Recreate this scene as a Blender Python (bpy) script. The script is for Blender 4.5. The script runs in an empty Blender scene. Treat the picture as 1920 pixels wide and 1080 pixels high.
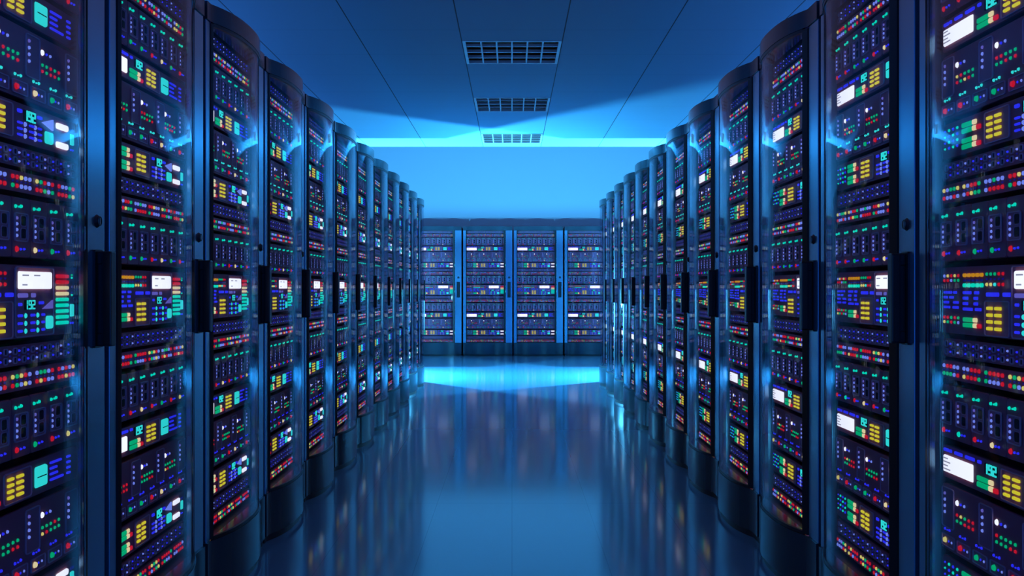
import bpy, bmesh, math, random
from math import pi, cos, sin

S = bpy.context.scene
C = S.collection
S.view_settings.view_transform = 'Standard'
S.view_settings.look = 'None'
S.view_settings.gamma = 1.0
S.view_settings.exposure = 0.0
S.view_settings.use_curve_mapping = False
cy = S.cycles
cy.use_denoising = True
try:
    cy.denoiser = 'OPENIMAGEDENOISE'
    cy.denoising_input_passes = 'RGB_ALBEDO_NORMAL'
except Exception:
    pass
cy.max_bounces = 10
cy.diffuse_bounces = 4
cy.glossy_bounces = 5
cy.transmission_bounces = 6
cy.transparent_max_bounces = 64
cy.caustics_reflective = False
cy.caustics_refractive = False
cy.sample_clamp_indirect = 4.0

# ------------------------------------------------------------------ materials
MATS = {}

def pbr(name, col, rough=0.5, metal=0.0, spec=0.5, noise=0.0, scale=40.0, stretch=None, coat=0.0):
    m = bpy.data.materials.new(name)
    m.use_nodes = True
    nt = m.node_tree
    b = nt.nodes['Principled BSDF']
    b.inputs['Base Color'].default_value = (*col, 1)
    b.inputs['Roughness'].default_value = rough
    b.inputs['Metallic'].default_value = metal
    b.inputs['Specular IOR Level'].default_value = spec
    b.inputs['Coat Weight'].default_value = coat
    if noise:
        tc = nt.nodes.new('ShaderNodeTexCoord')
        mp = nt.nodes.new('ShaderNodeMapping')
        mp.inputs['Scale'].default_value = stretch or (1, 1, 1)
        nz = nt.nodes.new('ShaderNodeTexNoise')
        nz.inputs['Scale'].default_value = scale
        mr = nt.nodes.new('ShaderNodeMapRange')
        mr.inputs['To Min'].default_value = max(0.0, rough - noise)
        mr.inputs['To Max'].default_value = rough + noise
        nt.links.new(tc.outputs['Object'], mp.inputs['Vector'])
        nt.links.new(mp.outputs['Vector'], nz.inputs['Vector'])
        nt.links.new(nz.outputs['Fac'], mr.inputs['Value'])
        nt.links.new(mr.outputs['Result'], b.inputs['Roughness'])
    MATS[name] = m
    return m

def glow(name, col, strength):
    m = bpy.data.materials.new(name)
    m.use_nodes = True
    b = m.node_tree.nodes['Principled BSDF']
    b.inputs['Base Color'].default_value = (col[0] * .3, col[1] * .3, col[2] * .3, 1)
    b.inputs['Roughness'].default_value = 0.4
    b.inputs['Emission Color'].default_value = (*col, 1)
    b.inputs['Emission Strength'].default_value = strength * (.85 if strength > .96 else .70)
    m.cycles.emission_sampling = 'NONE'
    MATS[name] = m
    return m

pbr('steel', (.20, .38, .52), .24, .80, noise=.02, scale=60, stretch=(1, 1, .03))
pbr('black', (.010, .010, .012), .38, noise=.05)
pbr('cabinet', (.016, .017, .021), .45, noise=.05)
pbr('gloss_dark', (.035, .060, .078), .22, .35, noise=.04)
pbr('plate', (.52, .145, .19), .50, noise=.06, scale=90)
pbr('module', (.60, .22, .28), .48, noise=.06, scale=90)
pbr('outline', (.80, .50, .60), .40, noise=.05)
pbr('hole', (.004, .004, .005), .6, noise=.05)
pbr('rail', (.03, .03, .035), .45, .3, noise=.05)
pbr('chrome', (.55, .58, .62), .18, 1.0, noise=.04)
glow('l_white', (.95, .93, 1.0), 1.7)
glow('l_grey', (.62, .60, .72), .80)
glow('l_warm', (1.0, .80, .40), 1.15)
glow('l_yellow', (.95, .80, .20), 1.0)
glow('l_key', (.92, .78, .035), 1.0)
glow('l_red', (1.0, .012, .035), .95)
glow('l_orange', (1.0, .42, .01), .95)
glow('l_green', (.0, .74, .27), .90)
glow('l_teal', (.0, .95, .62), 1.05)
glow('l_cyan', (.04, .95, .85), 1.1)
glow('l_blue', (.028, .032, 1.0), 1.15)
glow('l_dimblue', (.02, .02, .50), .40)
glow('l_sky', (.22, .30, 1.0), 1.1)
glow('l_violet', (.26, .22, .95), .75)

def glass_material():
    IOR = 1.19
    m = bpy.data.materials.new('glass')
    m.use_nodes = True
    nt = m.node_tree
    nt.nodes.clear()
    out = nt.nodes.new('ShaderNodeOutputMaterial')
    mix = nt.nodes.new('ShaderNodeMixShader')
    fr = nt.nodes.new('ShaderNodeFresnel')
    # the slab is thin: light leaves its back at the angle it came in, so both faces use the air-to-glass ratio
    ge = nt.nodes.new('ShaderNodeNewGeometry')
    io = nt.nodes.new('ShaderNodeMapRange')
    io.inputs['To Min'].default_value = IOR
    io.inputs['To Max'].default_value = 1 / IOR
    nt.links.new(ge.outputs['Backfacing'], io.inputs['Value'])
    nt.links.new(io.outputs['Result'], fr.inputs['IOR'])
    tr = nt.nodes.new('ShaderNodeBsdfTransparent')
    tr.inputs['Color'].default_value = (.84, .87, .91, 1)
    gl = nt.nodes.new('ShaderNodeBsdfGlossy')
    gl.inputs['Roughness'].default_value = .03
    gl.inputs['Color'].default_value = (.9, .93, 1, 1)
    nt.links.new(fr.outputs[0], mix.inputs[0])
    nt.links.new(tr.outputs[0], mix.inputs[1])
    nt.links.new(gl.outputs[0], mix.inputs[2])
    nt.links.new(mix.outputs[0], out.inputs[0])
    MATS['glass'] = m
glass_material()

def tiled(name, col, joint, rough, px, py, ox, oy, wx, wy, spec=.7, rn=.03, fy=1.0):
    """large flat tiles with thin joints, worked out from the object's own coordinates"""
    m = bpy.data.materials.new(name)
    m.use_nodes = True
    nt = m.node_tree
    b = nt.nodes['Principled BSDF']
    b.inputs['Specular IOR Level'].default_value = spec
    tc = nt.nodes.new('ShaderNodeTexCoord')
    sp = nt.nodes.new('ShaderNodeSeparateXYZ')
    nt.links.new(tc.outputs['Object'], sp.inputs[0])
    def mth(op, a, v):
        n = nt.nodes.new('ShaderNodeMath')
        n.operation = op
        for i, k in enumerate((a, v)):
            if hasattr(k, 'node'):
                nt.links.new(k, n.inputs[i])
            else:
                n.inputs[i].default_value = k
        return n.outputs[0]
    def line(o, off, pitch, w):
        a = mth('ADD', o, off + 100 * pitch)
        a = mth('MODULO', a, pitch)
        a = mth('SUBTRACT', a, pitch / 2)
        a = mth('ABSOLUTE', a, 0)
        return mth('GREATER_THAN', a, pitch / 2 - w / 2)
    lx = line(sp.outputs['X'], ox, px, wx)
    ly = mth('MULTIPLY', line(sp.outputs['Y'], oy, py, wy), fy)
    ln = mth('MAXIMUM', lx, ly)
    mx = nt.nodes.new('ShaderNodeMix')
    mx.data_type = 'RGBA'
    mx.inputs[6].default_value = (*col, 1)
    mx.inputs[7].default_value = (*joint, 1)
    nt.links.new(ln, mx.inputs[0])
    nt.links.new(mx.outputs[2], b.inputs['Base Color'])
    nz = nt.nodes.new('ShaderNodeTexNoise')
    nz.inputs['Scale'].default_value = 1.7
    mr = nt.nodes.new('ShaderNodeMapRange')
    mr.inputs['To Min'].default_value = rough - rn
    mr.inputs['To Max'].default_value = rough + rn
    nt.links.new(tc.outputs['Object'], nz.inputs['Vector'])
    nt.links.new(nz.outputs['Fac'], mr.inputs['Value'])
    nt.links.new(mr.outputs['Result'], b.inputs['Roughness'])
    MATS[name] = m

T = .652                                   # ceiling tile
tiled('floor_tiles', (.11, .31, .45), (.085, .25, .37), .11, .36, 4.8, 0.0, 0.0, .0035, .006, rn=.015)
tiled('ceiling_tiles', (.30, .56, .74), (.10, .11, .14), .75, T, T, T / 2, .35, .007, .004, spec=.2, fy=.30)
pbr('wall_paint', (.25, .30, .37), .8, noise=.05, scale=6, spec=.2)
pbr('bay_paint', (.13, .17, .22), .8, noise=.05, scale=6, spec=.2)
pbr('vent_metal', (.66, .68, .72), .45, .3, noise=.05)
pbr('vent_inside', (.16, .085, .04), .7, noise=.05)

# ------------------------------------------------------------------ mesh builder
class MB:
    def __init__(s):
        s.v, s.f, s.m, s.names = [], [], [], []

    def mi(s, mat):
        if mat not in s.names:
            s.names.append(mat)
        return s.names.index(mat)

    def prism(s, bottom, top, mat):
        """two matching rings of points joined by quads and closed by two n-gons"""
        k, b, n = s.mi(mat), len(s.v), len(bottom)
        s.v += list(bottom) + list(top)
        s.f.append(tuple(b + i for i in range(n - 1, -1, -1)))
        s.f.append(tuple(b + n + i for i in range(n)))
        for i in range(n):
            j = (i + 1) % n
            s.f.append((b + i, b + j, b + n + j, b + n + i))
        s.m += [k] * (n + 2)
        return s

    def box(s, x0, x1, y0, y1, z0, z1, mat):
        return s.prism([(x0, y0, z0), (x1, y0, z0), (x1, y1, z0), (x0, y1, z0)],
                       [(x0, y0, z1), (x1, y0, z1), (x1, y1, z1), (x0, y1, z1)], mat)

    def shape(s, pts, yf, yb, mat, taper=1.0):
        """outline in x,z pushed from the back yb to the front yf"""
        cx = sum(p[0] for p in pts) / len(pts)
        cz = sum(p[1] for p in pts) / len(pts)
        fr = [(cx + (p[0] - cx) * taper, yf, cz + (p[1] - cz) * taper) for p in pts]
        return s.prism([(p[0], yb, p[1]) for p in pts], fr, mat)

    def rrect(s, x0, x1, z0, z1, r, yf, yb, mat, seg=2, taper=1.0):
        return s.shape(rpts(x0, x1, z0, z1, r, seg), yf, yb, mat, taper)

    def disc(s, cx, cz, r, yf, yb, mat, n=8, rz=None):
        rz = rz or r
        return s.shape([(cx + r * cos(2 * pi * i / n), cz + rz * sin(2 * pi * i / n)) for i in range(n)], yf, yb, mat, .7)

    def ring(s, x0, x1, z0, z1, r, t, yf, yb, mat, seg=2):
        a = rpts(x0, x1, z0, z1, r, seg)
        c = rpts(x0 + t, x1 - t, z0 + t, z1 - t, max(r - t, t * .3), seg)
        k, b, n = s.mi(mat), len(s.v), len(a)
        for pts, y in ((a, yf), (c, yf), (c, yb), (a, yb)):
            s.v += [(p[0], y, p[1]) for p in pts]
        for q in range(4):
            for i in range(n):
                j = (i + 1) % n
                w = (q + 1) % 4
                s.f.append((b + q * n + i, b + q * n + j, b + w * n + j, b + w * n + i))
                s.m.append(k)
        return s

    def plan(s, pts, z0, z1, mat):
        return s.prism([(p[0], p[1], z0) for p in pts], [(p[0], p[1], z1) for p in pts], mat)

    def add(s, o):
        b = len(s.v)
        s.v += o.v
        mp = [s.mi(n) for n in o.names]
        s.f += [tuple(b + i for i in f) for f in o.f]
        s.m += [mp[k] for k in o.m]
        return s

    def mesh(s, name, smooth=False, bevel=0):
        me = bpy.data.meshes.new(name)
        me.from_pydata(s.v, [], s.f)
        for n in s.names:
            me.materials.append(MATS[n])
        me.polygons.foreach_set('material_index', s.m)
        bm = bmesh.new()
        bm.from_mesh(me)
        if bevel:
            bmesh.ops.bevel(bm, geom=[e for e in bm.edges if e.calc_face_angle(0) > .6], offset=bevel, segments=2,
                            affect='EDGES', profile=.6)
        bmesh.ops.recalc_face_normals(bm, faces=bm.faces)
        bm.to_mesh(me)
        bm.free()
        if smooth:
            me.polygons.foreach_set('use_smooth', [True] * len(me.polygons))
            me.set_sharp_from_angle(angle=.6)
        me.update()
        return me

def rpts(x0, x1, z0, z1, r, seg=2):
    r = min(r, (x1 - x0) / 2.01, (z1 - z0) / 2.01)
    out = []
    for cx, cz, a in ((x1 - r, z1 - r, 0), (x0 + r, z1 - r, 90), (x0 + r, z0 + r, 180), (x1 - r, z0 + r, 270)):
        for i in range(seg + 1):
            t = math.radians(a + 90 * i / seg)
            out.append((cx + r * cos(t), cz + r * sin(t)))
    return out

def link(name, data, parent=None, label=None):
    o = bpy.data.objects.new(name, data)
    C.objects.link(o)
    if parent is not None:
        o.parent = parent
    if label:
        o['label'] = label
    return o

def tag(o, label, cat, group=None):
    o['label'] = label
    o['category'] = cat
    if group:
        o['group'] = group
    return o

# ------------------------------------------------------------------ room
def setting(name, mb, **k):
    o = link(name, mb.mesh(name, **k))
    o['kind'] = 'structure'
    return o

HC = 2.637        # dropped ceiling over the aisle
YE = 11.27        # where it stops
YW = 15.66        # rear wall
HT = 3.75         # ceiling of the rear bay
XS = 4.6
YB = -2.6
setting('floor', MB().box(-XS, XS, YB, YW + .1, -.1, 0, 'floor_tiles'))
setting('wall_back', MB().box(-XS, XS, YW, YW + .1, 0, HT, 'wall_paint'))
setting('wall_left', MB().box(-XS - .1, -XS, YB, YW + .1, -.1, HT, 'bay_paint'))
setting('wall_right', MB().box(XS, XS + .1, YB, YW + .1, -.1, HT, 'bay_paint'))
setting('wall_upper', MB().box(-XS, XS, YE - .08, YE, HC + .14, HT, 'bay_paint'))

# dropped ceiling: tiles cut out where the three grilles sit
VENTS = [6.44, 8.36, 10.32]
cm = MB()
def cslab(x0, x1, y0, y1):
    cm.box(x0, x1, y0, y1, HC, HC + .14, 'ceiling_tiles')
hv = T / 2 - .004
cslab(-XS, -hv, YB, YE)
cslab(hv, XS, YB, YE)
yy = YB
for v in VENTS:
    cslab(-hv, hv, yy, v)
    yy = v + T
cslab(-hv, hv, yy, YE)
setting('ceiling', cm)
setting('ceiling_rear', MB().box(-XS, XS, YE, YW, HT, HT + .1, 'bay_paint'))

vf = MB()
w = .018
for m_, za, zb in (('vent_metal', -.004, .018), ('vent_inside', .018, .10)):
    vf.box(-hv, hv, 0, w, za, zb, m_).box(-hv, hv, T - w, T, za, zb, m_)
    vf.box(-hv, -hv + w, w, T - w, za, zb, m_).box(hv - w, hv, w, T - w, za, zb, m_)
vframe = vf.mesh('vent_frame')
vhouse = MB().box(-hv, hv, 0, T, .101, .12, 'vent_inside').mesh('vent_housing')
vslat = MB().box(-hv + w, hv - w, -.006, .006, .0, .020, 'vent_metal').mesh('vent_slat')
vbar = MB().box(-.005, .005, w, T - w, -.002, .022, 'vent_metal').mesh('vent_bar')
vlab = ['square grille in the ceiling closest to the camera', 'middle one of the three square ceiling grilles',
        'square ceiling grille at the bright far end of the ceiling']
for i, v in enumerate(VENTS):
    r = link('ceiling_vent', None)
    r.location = (0, v, HC)
    tag(r, vlab[i], 'vent', 'ceiling grilles over the aisle')
    link('frame', vframe, r)
    link('housing', vhouse, r)
    for k in range(1, 4):
        link('slat', vslat, r).location = (0, T * k / 4, 0)
    for k in range(1, 6):
        link('divider', vbar, r).location = (-hv + w + (2 * hv - 2 * w) * k / 6, 0, 0)

# ------------------------------------------------------------------ server units
# each builder returns [(part name, MB)]; x from -.32 to .32, front face at y = 0, z from 0 to h
W = .64
def X(u):
    return -W / 2 + W * u

class Face:
    """places shapes by u (0..1 across) and v (0 top..1 bottom)"""
    def __init__(s, h):
        s.h = h
    def z(s, v):
        return s.h * (1 - v)
    def bar(s, mb, u0, u1, v0, v1, mat, r=.003, d=.003):
        mb.rrect(X(u0), X(u1), s.z(v1), s.z(v0), r, -d, .0005, mat, 2, .94)
    def dot(s, mb, u, v, r, mat, n=8, d=.003):
        mb.disc(X(u), s.z(v), r, -d, .0005, mat, n)
    def frame(s, mb, u0, u1, v0, v1, r=.006, t=.0022, fill='module'):
        if fill:
            mb.rrect(X(u0), X(u1), s.z(v1), s.z(v0), r, -.0012, .0005, fill)
        mb.ring(X(u0), X(u1), s.z(v1), s.z(v0), r, t, -.0035, .0005, 'outline')

def chassis(h, plate='plate'):
    mb = MB()
    mb.rrect(-W / 2, W / 2, 0, h, .012, 0, .006, plate, 3, .995)
    mb.rrect(-W / 2 + .001, W / 2 - .001, .001, h - .001, .012, .006, .016, 'black', 3)
    mb.box(-W / 2 + .02, W / 2 - .02, .016, .36, .003, h - .004, 'cabinet')
    return mb

def digits(mb, f, u0, u1, v0, v1, text, mat):
    seg = {'1': 'bc', '9': 'abcdfg', '2': 'abged', '8': 'abcdefg', '5': 'acdfg'}
    n = len(text)
    for i, ch in enumerate(text):
        a = u0 + (u1 - u0) * (i + .06) / n
        b = u0 + (u1 - u0) * (i + .90) / n
        t = (b - a) * .26
        tv = (v1 - v0) * .17
        vm = (v0 + v1) / 2
        if ch == '1':
            a, b = a + (b - a) * .2, b - (b - a) * .1
        P = {'a': (a, b, v0, v0 + tv), 'd': (a, b, v1 - tv, v1), 'g': (a, b, vm - tv / 2, vm + tv / 2),
             'f': (a, a + t, v0, vm), 'b': (b - t, b, v0, vm), 'e': (a, a + t, vm, v1), 'c': (b - t, b, vm, v1)}
        for k in seg[ch]:
            f.bar(mb, *P[k], mat, .0008, .003)

def keypad(f, u0, u1, v0, v1):
    mb = MB()
    f.frame(mb, u0, u1, v0, v1, .007, .0024)
    w, h = u1 - u0, v1 - v0
    for i in range(4):
        for a, b in ((.12, .33), (.44, .68)):
            f.bar(mb, u0 + w * a, u0 + w * b, v0 + h * (.17 + .19 * i), v0 + h * (.265 + .19 * i), 'l_key', .002, .005)
    return mb

def meter(f, u0, u1, va, vb):
    """two level bars: green, then warm white, the lower one ending in red"""
    mb = MB()
    w = u1 - u0
    hv_ = (vb - va)
    for k, (a, b) in enumerate(((va, va + hv_ * .44), (va + hv_ * .54, vb))):
        f.bar(mb, u0, u0 + w * .56, a, b, 'l_green')
        f.bar(mb, u0 + w * .57, u0 + w * .78, a, b, 'l_warm')
        if k:
            f.bar(mb, u0 + w * .79, u1, a + hv_ * .03, b, 'l_red')
    return mb

def port_panel(h, seed):
    f = Face(h)
    ports, dots = MB(), MB()
    n = 16
    for i in range(n):
        u = .022 + .0605 * i + .022
        for v in (.28, .72):
            ports.ring(X(u) - .0078, X(u) + .0078, f.z(v) - .0075, f.z(v) + .0075, .004, .0022, -.0035, .0005, 'outline', 1)
            ports.box(X(u) - .005, X(u) + .005, -.0008, .0005, f.z(v) - .005, f.z(v) + .005, 'hole')
            if i < n - 1:
                f.dot(dots, u + .030, v, .0031, 'l_blue' if (i + seed) % 3 else 'l_sky', 6)
        if i < n - 1:
            f.dot(dots, u + .030, .5, .0024, 'l_dimblue', 6)
    return [('faceplate', chassis(h)), ('port_block', ports), ('link_lights', dots)]

def indicator_panel(h, seed):
    f = Face(h)
    rnd = random.Random(40 + seed)
    out = [('faceplate', chassis(h))]
    for g in range(6):
        mb = MB()
        for v in (.30, .72):
            row = [rnd.choice(['l_red', 'l_green', 'l_sky', 'l_yellow', 'l_red', 'l_sky']) for _ in range(5)]
            for i, c in enumerate(row):
                mb.rrect(X(.02 + .165 * g + .0285 * i) - .005, X(.02 + .165 * g + .0285 * i) + .005,
                         f.z(v) - .0046, f.z(v) + .0046, .003, -.003, .0005, c, 1, .9)
        for i in range(5):
            f.dot(mb, .02 + .165 * g + .0285 * i, .51, .0026, 'l_dimblue', 6)
        out.append(('light_cluster', mb))
    return out

BLADES = [['red', 'red', 'green', 'green', 'red', 'warm', 'green', 'red'],
          ['red', 'red', 'green', 'green', 'red', 'warm', 'green', 'red'],
          ['red', 'teal', 'red', 'warm', 'red', 'green', 'red', 'yellow']]

def blade_server(h, seed):
    f = Face(h)
    out = [('faceplate', chassis(h, 'black'))]
    for i, c in enumerate(BLADES[seed % 3]):
        u = .125 * i
        mb = MB()
        mb.rrect(X(u) + .0012, X(u + .125) - .0012, .001, h - .001, .006, -.004, .0005, 'plate', 2, .98)
        g = Face(h)
        def dot(uu, v, r, m):
            mb.disc(X(u + uu), g.z(v), r, -.0075, -.0035, m, 8)
        dot(.022, .16, .0042, 'l_teal'); dot(.045, .16, .0026, 'l_teal'); dot(.058, .15, .0042, 'l_teal')
        x0, x1, z0, z1 = X(u + .012), X(u + .100), g.z(.73), g.z(.26)
        mb.rrect(x0, x1, z0, z1, .005, -.0052, -.0035, 'module')
        mb.ring(x0, x1, z0, z1, .005, .0024, -.0078, -.0035, 'outline')
        for k in range(4):
            dot(.028, .35 + .095 * k, .0042, 'l_sky' if k else 'l_violet')
        for v in (.385, .595):
            mb.rrect(X(u + .058), X(u + .086), g.z(v + .075), g.z(v - .075), .003, -.0062, -.0045, 'hole', 1)
            mb.ring(X(u + .052), X(u + .092), g.z(v + .095), g.z(v - .095), .004, .0012, -.0066, -.0045, 'outline', 1)
        dot(.030, .855, .0070, 'l_' + c)
        dot(.056, .855, .0030, 'l_blue'); dot(.078, .85, .0030, 'l_blue')
        out.append(('drive_blade', mb))
    return out

def display_server(h, seed):
    f = Face(h)
    scr, txt, num, tile, lights = MB(), MB(), MB(), MB(), MB()
    for a, b in ((.02, .06), (.068, .085), (.11, .17), (.195, .265), (.29, .315)):
        f.bar(txt, a, b, .09, .19, 'l_blue', .002)
    f.bar(scr, .017, .255, .30, .82, 'l_white', .003, .004)
    for k in range(4):
        f.bar(scr, .024, .065 + .02 * (k % 2), .37 + .11 * k, .41 + .11 * k, 'l_grey', .0008, .0048)
    f.bar(num, .335, .430, .10, .42, 'hole', .003, .001)
    digits(num, f, .338, .428, .11, .41, '192', 'l_cyan')
    f.bar(tile, .665, .750, .20, .80, 'l_cyan', .005, .004)
    f.bar(tile, .672, .743, .485, .515, 'hole', .0008, .0046)
    for k, (a, b) in enumerate(((.775, .865), (.775, .83), (.775, .835), (.775, .88))):
        f.bar(lights, a, b, .20 + .165 * k, .27 + .165 * k, 'l_blue', .002)
        f.bar(lights, .905, .935, .20 + .165 * k, .27 + .165 * k, 'l_blue', .002)
    return [('faceplate', chassis(h)), ('display_screen', scr), ('status_text', txt), ('number_display', num),
            ('level_meter', meter(f, .285, .435, .54, .86)), ('keypad', keypad(f, .455, .64, .08, .94)),
            ('indicator_tile', tile), ('status_lights', lights)]

def card_server(h, seed):
    f = Face(h)
    rnd = random.Random(7 + seed)
    out = [('faceplate', chassis(h))]
    for k in range(4):
        u = .006 + .296 * k
        mb = MB()
        f.frame(mb, u, u + .100, .05, .66, .006, .0020)
        for i in range(4):
            f.dot(mb, u + .024, .15 + .095 * i, .0046, 'l_sky' if i else 'l_violet', 8, .004)
        out.append(('expansion_card', mb))
    for k in range(3):
        u = .128 + .296 * k
        mb = MB()
        f.dot(mb, u, .22, .0075, 'l_white')
        f.dot(mb, u + .030, .22, .0036, 'l_blue')
        f.dot(mb, u + .058, .22, .0040, 'l_sky')
        for j, v in enumerate((.40, .49)):
            for i in range(5):
                f.dot(mb, u + .031 * i, v, .0044, rnd.choice(['l_green', 'l_red', 'l_yellow', 'l_green', 'l_red']), 6)
        out.append(('light_cluster', mb))
    cols = BLADES[0] if not seed else ['yellow', 'red', 'green', 'green', 'red', 'warm', 'green', 'red']
    pairs = MB()
    for i, c in enumerate(cols):
        u = .006 + .1255 * i
        mat = 'l_cyan' if not seed else 'l_blue'
        f.dot(pairs, u + .022, .695, .0040, mat, 6)
        f.dot(pairs, u + .042, .700, .0022, mat, 6)
        f.dot(pairs, u + .060, .690, .0040, mat, 6)
        mb = MB()
        f.frame(mb, u, u + .104, .765, .955, .004, .0020)
        f.dot(mb, u + .028, .86, .0076, 'l_' + c, 10, .006)
        f.dot(mb, u + .056, .86, .0034, 'l_blue')
        f.dot(mb, u + .080, .86, .0036, 'l_sky')
        out.append(('status_button', mb))
    out.append(('link_lights', pairs))
    return out

def dialpad(f, mb, u, v, du, dv, alt):
    """rows of blue dashes with round lights between them"""
    for r in range(3):
        vv = v + dv * r
        for k, uu in enumerate((0, .080, .142)):
            f.bar(mb, u + uu, u + uu + (.034, .034, .026)[k], vv - .030, vv + .030, 'l_blue', .003)
        for uu in (.054, .124):
            f.dot(mb, u + uu, vv + .006, .0058, alt)

def monitoring_server(h, seed):
    f = Face(h)
    grid, num, pad, arrow, tile, side = MB(), MB(), MB(), MB(), MB(), MB()
    for r in range(4):
        for c in range(4):
            f.dot(grid, .028 + .034 * c, .20 + .17 * r, .0042 if c else .003, 'l_teal' if (r + c) % 2 else 'l_blue', 6)
    f.bar(num, .588, .672, .12, .42, 'hole', .003, .001)
    digits(num, f, .590, .670, .13, .41, '192', 'l_cyan')
    f.bar(pad, .545, .575, .15, .25, 'l_blue')
    f.bar(pad, .682, .716, .16, .25, 'l_blue')
    dialpad(f, pad, .545, .50, 0, .155, 'l_sky')
    arrow.shape([(X(.715), f.z(.30)), (X(.795), f.z(.44)), (X(.795), f.z(.13))], -.004, .0005, 'l_sky', .97)
    m1, m2 = MB(), MB()
    f.bar(m1, .822, .915, .16, .33, 'l_white', .005, .004)
    f.bar(m2, .822, .915, .68, .85, 'l_white', .005, .004)
    f.bar(tile, .738, .795, .50, .83, 'l_cyan', .005, .004)
    f.bar(side, .936, .962, .34, .66, 'l_cyan', .002, .003)
    f.bar(side, .936, .962, .20, .28, 'l_dimblue', .002, .003)
    f.dot(side, .940, .80, .003, 'l_blue'); f.dot(side, .956, .80, .003, 'l_blue')
    return [('faceplate', chassis(h)), ('light_grid', grid), ('level_meter', meter(f, .168, .312, .14, .44)),
            ('level_meter', meter(f, .168, .312, .58, .88)), ('keypad', keypad(f, .34, .515, .07, .93)),
            ('number_display', num), ('dial_lights', pad), ('arrow_light', arrow), ('status_bar', m1), ('status_bar', m2),
            ('indicator_tile', tile), ('side_light', side)]

def control_panel(h, seed):
    f = Face(h)
    rnd = random.Random(5)
    left, mat, txt, panel, scr, num, pad, tile, graph, side, arrow = (MB() for _ in range(11))
    pal = ['l_green', 'l_red', 'l_yellow', 'l_green', 'l_sky', 'l_red']
    for v in (.13, .20, .76, .83):
        for i in range(5):
            f.dot(left, .022 + .029 * i, v, .0044, rnd.choice(pal), 6)
    for i in range(5):
        u = .19 + .032 * i
        f.bar(mat, u - .012, u + .012, .10, .155, 'l_orange', .004)
        f.bar(mat, u - .008, u + .008, .19, .22, 'l_dimblue', .003)
        f.bar(mat, u - .012, u + .012, .245, .305, 'l_teal', .004)
        w = .355 + .028 * i
        f.dot(mat, w, .12, .0044, rnd.choice(pal), 6)
        f.dot(mat, w, .19, .0028, 'l_dimblue', 6)
        f.dot(mat, w, .265, .0046, rnd.choice(['l_red', 'l_yellow', 'l_cyan', 'l_red']), 6)
    for k, (a, b, c, d) in enumerate(((.02, .085, .10, .125), (.02, .05, .068, .10), (.02, .06, .10, .14), (.02, .07, .095, .14))):
        for p, q in ((a, b), (c, d)):
            f.bar(txt, p, q, .36 + .075 * k, .40 + .075 * k, 'l_blue', .002)
    for k, (a, b, c, d) in enumerate(((.178, .24, .266, .298), (.178, .216, .262, .290), (.178, .214, .262, .290), (.178, .25, .272, .315))):
        for p, q in ((a, b), (c, d)):
            f.bar(txt, p, q, .36 + .08 * k, .405 + .08 * k, 'l_blue', .002)
    f.bar(txt, .352, .44, .375, .435, 'l_blue', .003)
    f.bar(txt, .468, .518, .375, .435, 'l_blue', .003)
    f.frame(panel, .527, .803, .02, .985, .007, .0026)
    f.bar(scr, .545, .785, .085, .33, 'l_white', .004, .005)
    for a, b, v in ((.565, .61, .13), (.645, .69, .13), (.565, .60, .26)):
        f.bar(scr, a, b, v, v + .022, 'l_grey', .0008, .0058)
    f.bar(pad, .545, .615, .385, .445, 'l_violet'); f.bar(pad, .637, .668, .385, .445, 'l_violet')
    f.bar(pad, .548, .575, .515, .56, 'l_blue'); f.bar(pad, .690, .728, .50, .545, 'l_blue')
    f.bar(num, .588, .668, .475, .615, 'hole', .003, .0022)
    digits(num, f, .590, .666, .48, .61, '192', 'l_cyan')
    arrow.shape([(X(.715), f.z(.61)), (X(.79), f.z(.61)), (X(.79), f.z(.485))], -.004, .0005, 'l_violet', .97)
    for r in range(3):
        vv = .69 + .105 * r
        for k, uu in enumerate((.545, .632, .710)):
            f.bar(pad, uu, uu + (.034, .034, .026)[k], vv - .02, vv + .02, 'l_blue', .003)
        for uu in (.600, .684):
            f.dot(pad, uu, vv + .003, .0068, 'l_cyan')
    f.bar(tile, .742, .793, .71, .90, 'l_cyan', .006, .004)
    for k in range(9):
        c = 'l_red' if k < 2 else 'l_warm' if k < 4 else 'l_teal'
        f.bar(graph, .822, .915, .115 + .0855 * k, .168 + .0855 * k, c, .004, .005)
    f.bar(side, .936, .962, .555, .745, 'l_cyan', .002)
    for v, c in ((.12, 'l_green'), (.16, 'l_teal'), (.30, 'l_dimblue'), (.385, 'l_dimblue'), (.42, 'l_teal')):
        f.dot(side, .949, v, .003, c, 6)
    f.dot(side, .940, .84, .003, 'l_blue'); f.dot(side, .956, .84, .003, 'l_blue')
    return [('faceplate', chassis(h)), ('light_column', left), ('light_matrix', mat), ('status_text', txt),
            ('level_meter', meter(f, .178, .315, .745, .89)), ('keypad', keypad(f, .342, .515, .49, .985)),
            ('screen_bezel', panel), ('display_screen', scr), ('number_display', num), ('dial_lights', pad),
            ('arrow_light', arrow), ('indicator_tile', tile), ('level_graph', graph), ('side_light', side)]

KINDS = {
    'P': ('port_panel', port_panel, 'port panel', 'dark port panel'),
    'L': ('indicator_panel', indicator_panel, 'indicator panel', 'slim coloured status light strip'),
    'B': ('blade_server', blade_server, 'server', 'server with eight slim modules'),
    'C': ('display_server', display_server, 'server', 'server with long white display'),
    'D': ('card_server', card_server, 'server', 'server with four tall framed cards'),
    'E': ('monitoring_server', monitoring_server, 'server', 'server with two white status bars'),
    'G': ('control_panel', control_panel, 'control panel', 'control panel with big white screen'),
}
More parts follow.
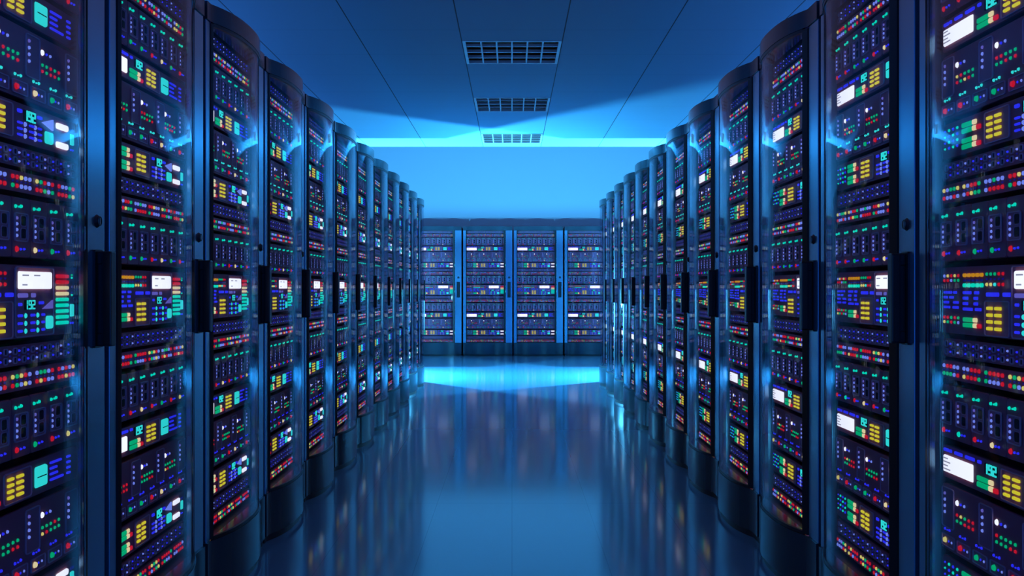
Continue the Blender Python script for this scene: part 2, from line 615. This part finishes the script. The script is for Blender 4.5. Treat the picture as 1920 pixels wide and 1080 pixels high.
# kind, bottom, top, variant
SLOTS = [('P', 1.873, 1.915, 0), ('L', 1.822, 1.864, 0), ('B', 1.686, 1.812, 0), ('C', 1.601, 1.676, 0), ('D', 1.438, 1.590, 0),
         ('E', 1.345, 1.427, 0), ('P', 1.292, 1.334, 1), ('L', 1.239, 1.283, 1), ('B', 1.100, 1.228, 1), ('G', .930, 1.086, 0),
         ('P', .874, .917, 2), ('L', .821, .865, 2), ('B', .680, .808, 2), ('C', .585, .662, 1), ('D', .414, .570, 1),
         ('E', .314, .398, 1), ('P', .259, .302, 3), ('L', .210, .250, 3)]
UNITS = []          # per slot: (kind, z, list of (part, mesh), one merged mesh)
for k, z0, z1, var in SLOTS:
    name, fn, cat, noun = KINDS[k]
    parts = fn(z1 - z0, var)
    whole = MB()
    for _, mb in parts:
        whole.add(mb)
    cache, lst = {}, []
    for pn, mb in parts:
        lst.append((pn, mb.mesh(pn)))
    UNITS.append((k, z0, lst, whole.mesh(name)))

# ------------------------------------------------------------------ the cabinet
RW = .75            # cabinet width; the racks stand .78 apart
H = 1.977
def bow(t, s=.054):
    return -s * (1 - abs(2 * t - 1) ** 2.5)
DX0, DX1 = -.333, .272
def bowed(x0, x1, off=0., n=20, s=.054):
    return [(x0 + (x1 - x0) * i / n, bow(i / n, s) + off) for i in range(n + 1)]

def front_plan(off, back, inset=0.):
    pts = [(-RW / 2 + inset, off), (DX0, off)] + bowed(DX0, DX1, off)[1:-1] + [(DX1, off), (RW / 2 - inset, off)]
    return pts + [(RW / 2 - inset, back), (-RW / 2 + inset, back)]

def curved_slab(pts_out, pts_in, z0, z1, mat):
    return MB().plan(pts_out + pts_in[::-1], z0, z1, mat)

def cabinet_meshes(D):
    out = []
    b = MB()
    b.box(-RW / 2, -RW / 2 + .016, .024, D, .04, 1.925, 'cabinet').box(RW / 2 - .016, RW / 2, .024, D, .04, 1.925, 'cabinet')
    b.box(-RW / 2 + .016, RW / 2 - .016, D - .012, D, .04, 1.925, 'cabinet')
    b.box(-RW / 2, RW / 2, .024, D, 1.925, H - .006, 'cabinet')
    b.box(-RW / 2 + .016, RW / 2 - .016, .01, D - .012, .17, .198, 'cabinet')
    b.box(-RW / 2 + .02, RW / 2 - .02, .05, D - .03, 0, .04, 'black')
    out.append(('cabinet_body', b.mesh('cabinet_body'), None))
    m = MB()
    for sx in (-1, 1):
        xa, xb = sorted((sx * .3335, sx * .356))
        m.box(xa, xb, .046, .066, .2, 1.92, 'rail')
        for k in range(36):
            m.box((xa + xb) / 2 - .004, (xa + xb) / 2 + .004, .0445, .047, .225 + .0465 * k, .235 + .0465 * k, 'outline' if k % 9 == 4 else 'hole')
    out.append(('mounting_rail', m.mesh('mounting_rail'), None))
    top = MB().plan(front_plan(-.004, .026), 1.918, H, 'gloss_dark')
    out.append(('top_cap', top.mesh('top_cap', smooth=True), None))
    pl = MB().plan(front_plan(-.006, .010), .028, .200, 'gloss_dark')
    pl.plan(front_plan(.004, .010, .004), .0, .028, 'black')
    out.append(('plinth', pl.mesh('plinth', smooth=True), None))
    out.append(('hinge_post', MB().box(-RW / 2, DX0, 0, .022, .2, 1.918, 'steel').mesh('hinge_post', bevel=.002), None))
    out.append(('latch_post', MB().box(DX1 + .003, RW / 2, 0, .022, .2, 1.918, 'steel').mesh('latch_post', bevel=.002), None))
    lk = MB()
    lk.disc(.328, 1.198, .0165, -.006, .0, 'black', 20)
    lk.ring(.328 - .012, .328 + .012, 1.198 - .012, 1.198 + .012, .0119, .002, -.008, -.005, 'rail', 5)
    lk.box(.3265, .3295, -.0085, -.005, 1.190, 1.206, 'chrome')
    out.append(('lock', lk.mesh('lock'), None))
    hd = MB()
    hd.rrect(.303, .350, .893, 1.129, .005, -.006, .0, 'black')
    out.append(('handle', None, [('mounting_plate', hd.mesh('mounting_plate')),
                ('grip', MB().rrect(.309, .340, .897, 1.125, .006, -.042, -.020, 'black').rrect(.312, .337, .897, .930, .004, -.030, -.005, 'black').rrect(.314, .335, .92, 1.10, .004, -.024, -.005, 'black')
                 .rrect(.312, .337, 1.092, 1.125, .004, -.030, -.005, 'black').mesh('grip', bevel=.003))]))
    n = 24
    g = MB()
    o_, i_ = bowed(DX0 + .002, DX1 - .002, 0, n), bowed(DX0 + .002, DX1 - .002, .005, n)
    g.plan(o_ + i_[::-1], .203, 1.915, 'glass')
    fr = MB()
    def seg(a, b, z0, z1):
        oo = [(DX0 + (DX1 - DX0) * t, bow(t) - .002) for t in [a + (b - a) * i / 4 for i in range(5)]]
        ii = [(p[0], p[1] + .010) for p in oo]
        fr.plan(oo + ii[::-1], z0, z1, 'black')
    seg(.003, .022, .203, 1.915)
    seg(.955, .997, .203, 1.915)
    for k in range(6):
        seg(.022 + .933 * k / 6, .022 + .933 * (k + 1) / 6, .2005, .212)
        seg(.022 + .933 * k / 6, .022 + .933 * (k + 1) / 6, 1.906, 1.9175)
    out.append(('glass_door', g.mesh('glass_door', smooth=True), [('door_frame', fr.mesh('door_frame', smooth=True))]))
    return out

ROWCAB = cabinet_meshes(.95)
WALLCAB = cabinet_meshes(.44)
ORD = ['first', 'second', 'third', 'fourth', 'fifth', 'sixth', 'seventh', 'eighth', 'ninth', 'tenth', 'eleventh', 'twelfth']

def make_rack(loc, rz, meshes, where, label, group, detailed, shallow=False):
    r = link('server_rack', None)
    r.location = loc
    r.rotation_euler = (0, 0, rz)
    tag(r, label, 'server rack', group)
    for pn, me, subs in meshes:
        if pn == 'handle':
            h = link('handle', subs[1][1], r, 'black pull handle')
            link('mounting_plate', subs[0][1], h)
            continue
        if pn == 'mounting_rail':
            link(pn, me, r)
            continue
        p = link(pn, me, r)
        for sn, sm in subs or ():
            link(sn, sm, p)
    count, total = {}, {}
    for k, *_ in SLOTS:
        total[k] = total.get(k, 0) + 1
    for (k, z0, parts, whole) in UNITS:
        name, fn, cat, noun = KINDS[k]
        i = count[k] = count.get(k, 0) + 1
        n = total[k]
        rank = {1: '', 2: ('', 'upper ', 'lower '), 3: ('', 'top ', 'middle ', 'bottom '),
                4: ('', 'topmost ', 'upper middle ', 'lower middle ', 'lowest ')}[n]
        rank = rank[i] if rank else ''
        x0, y0 = -.012, .038
        pos = (loc[0] + cos(rz) * x0 - sin(rz) * y0, loc[1] + sin(rz) * x0 + cos(rz) * y0, z0)
        if detailed:
            t = link(name, None)
            for pn, me in parts:
                if pn in ('display_screen', 'number_display', 'dial_lights', 'arrow_light', 'indicator_tile') and k == 'G':
                    link(pn, me, bez)
                else:
                    o = link(pn, me, t)
                    if pn == 'screen_bezel':
                        bez = o
        else:
            t = link(name, whole)
        t.location = pos
        t.rotation_euler = (0, 0, rz)
        tag(t, rank + noun + ', ' + where, cat, noun.split(' with')[0] + 's, ' + group)

NEAR = 4
for side, sx, rz in (('left', -1, pi / 2), ('right', 1, -pi / 2)):
    for n in range(12):
        yc = 2.07 + .78 * n
        last = n == 11
        where = f"{ORD[n]} rack from the camera, {side} row"
        if n == 0:
            lab = f'tall glass-doored server rack at the camera end of the {side} row'
        else:
            lab = f'tall glass-doored server rack, {ORD[n]} from the camera in the {side} row'
        if n < 12:
            make_rack((sx * 1.0, yc, 0), rz, ROWCAB, where, lab, f'racks of the {side} row', n < NEAR)
FARP = .775
for i in range(4):
    xc = 0.016 + FARP * (i - 1.5)
    place = ['leftmost', 'second', 'third', 'rightmost'][i]
    pl = {'leftmost': 'leftmost rack of four', 'second': 'second rack of four', 'third': 'third rack of four',
          'rightmost': 'rightmost rack of four'}[place]
    make_rack((xc, 15.2, 0), 0, WALLCAB, f'{pl} along the back wall',
              f'server rack facing the camera before the back wall, {place} of four', 'racks along the back wall', True)

# ------------------------------------------------------------------ light
def point(name, loc, power, col, r):
    d = bpy.data.lights.new(name, 'POINT')
    d.energy = power
    d.color = col
    d.shadow_soft_size = r
    o = bpy.data.objects.new(name, d)
    o.location = loc
    C.objects.link(o)
    return o

BLUE = (.078, .54, 1.0)
# lamp behind each row end; added, unseen shield blocks its light from back racks
LAMPS = [(-1.50, 11.66, .85, 1080), (1.75, 11.66, .85, 1220)]
for x, y, z, p in LAMPS:
    point('bay_lamp', (x, y, z), p, BLUE, .045)
    sg = 1 if x > 0 else -1
    t = link('added_light_shield', None)
    t.location = (x, y, 0)
    tag(t, 'added dark light shield on a stand in the cross bay behind the ' + ('right' if sg > 0 else 'left') + ' row', 'light shield')
    link('base', MB().disc(0, 0, .12, 0, .02, 'black', 24).mesh('base'), t).rotation_euler = (pi / 2, 0, 0)
    link('pole', MB().box(-.012, .012, -.012, .012, .015, .70, 'black').mesh('pole'), t)
    xa, xb = sorted((-sg * .43, sg * .75))
    link('shield_slab', MB().box(xa, xb, .54, .555, .525, 1.015, 'black').mesh('shield_slab'), t)
    link('bracket', MB().box(-.01, .01, -.012, .545, .688, .700, 'black').mesh('bracket'), t)

def area(name, loc, sx, sy, power, col):
    d = bpy.data.lights.new(name, 'AREA')
    d.shape = 'RECTANGLE'
    d.size, d.size_y = sx, sy
    d.energy = power
    d.color = col
    o = bpy.data.objects.new(name, d)
    o.location = loc
    C.objects.link(o)
    return o

# added fill without fixtures: weak reddish under both ceilings, blue behind the rows
area('overhead_fill', (0, 5.6, HC - .02), 1.9, 10.6, 4.8, (1, .50, .52))
area('overhead_fill', (0, 13.2, HT - .02), 5.0, 3.0, 12.0, (1, .50, .52))
for sx in (-1, 1):
    for y in (2.2, 5.6, 9.0):
        point('side_fill', (sx * 3.3, y, 1.45), 60, (.10, .34, 1.0), .5)

wd = bpy.data.worlds.new('room_ambient')
S.world = wd
wd.use_nodes = True
bg = wd.node_tree.nodes['Background']
bg.inputs['Color'].default_value = (.02, .19, .90, 1)
bg.inputs['Strength'].default_value = 1.35

# ------------------------------------------------------------------ camera
cam = bpy.data.cameras.new('camera')
cam.lens = 35
cam.sensor_width = 36
cam.clip_start = .02
co = bpy.data.objects.new('camera', cam)
co.location = (0, 0, 1.037)
co.rotation_euler = (pi / 2, 0, 0)
C.objects.link(co)
S.camera = co
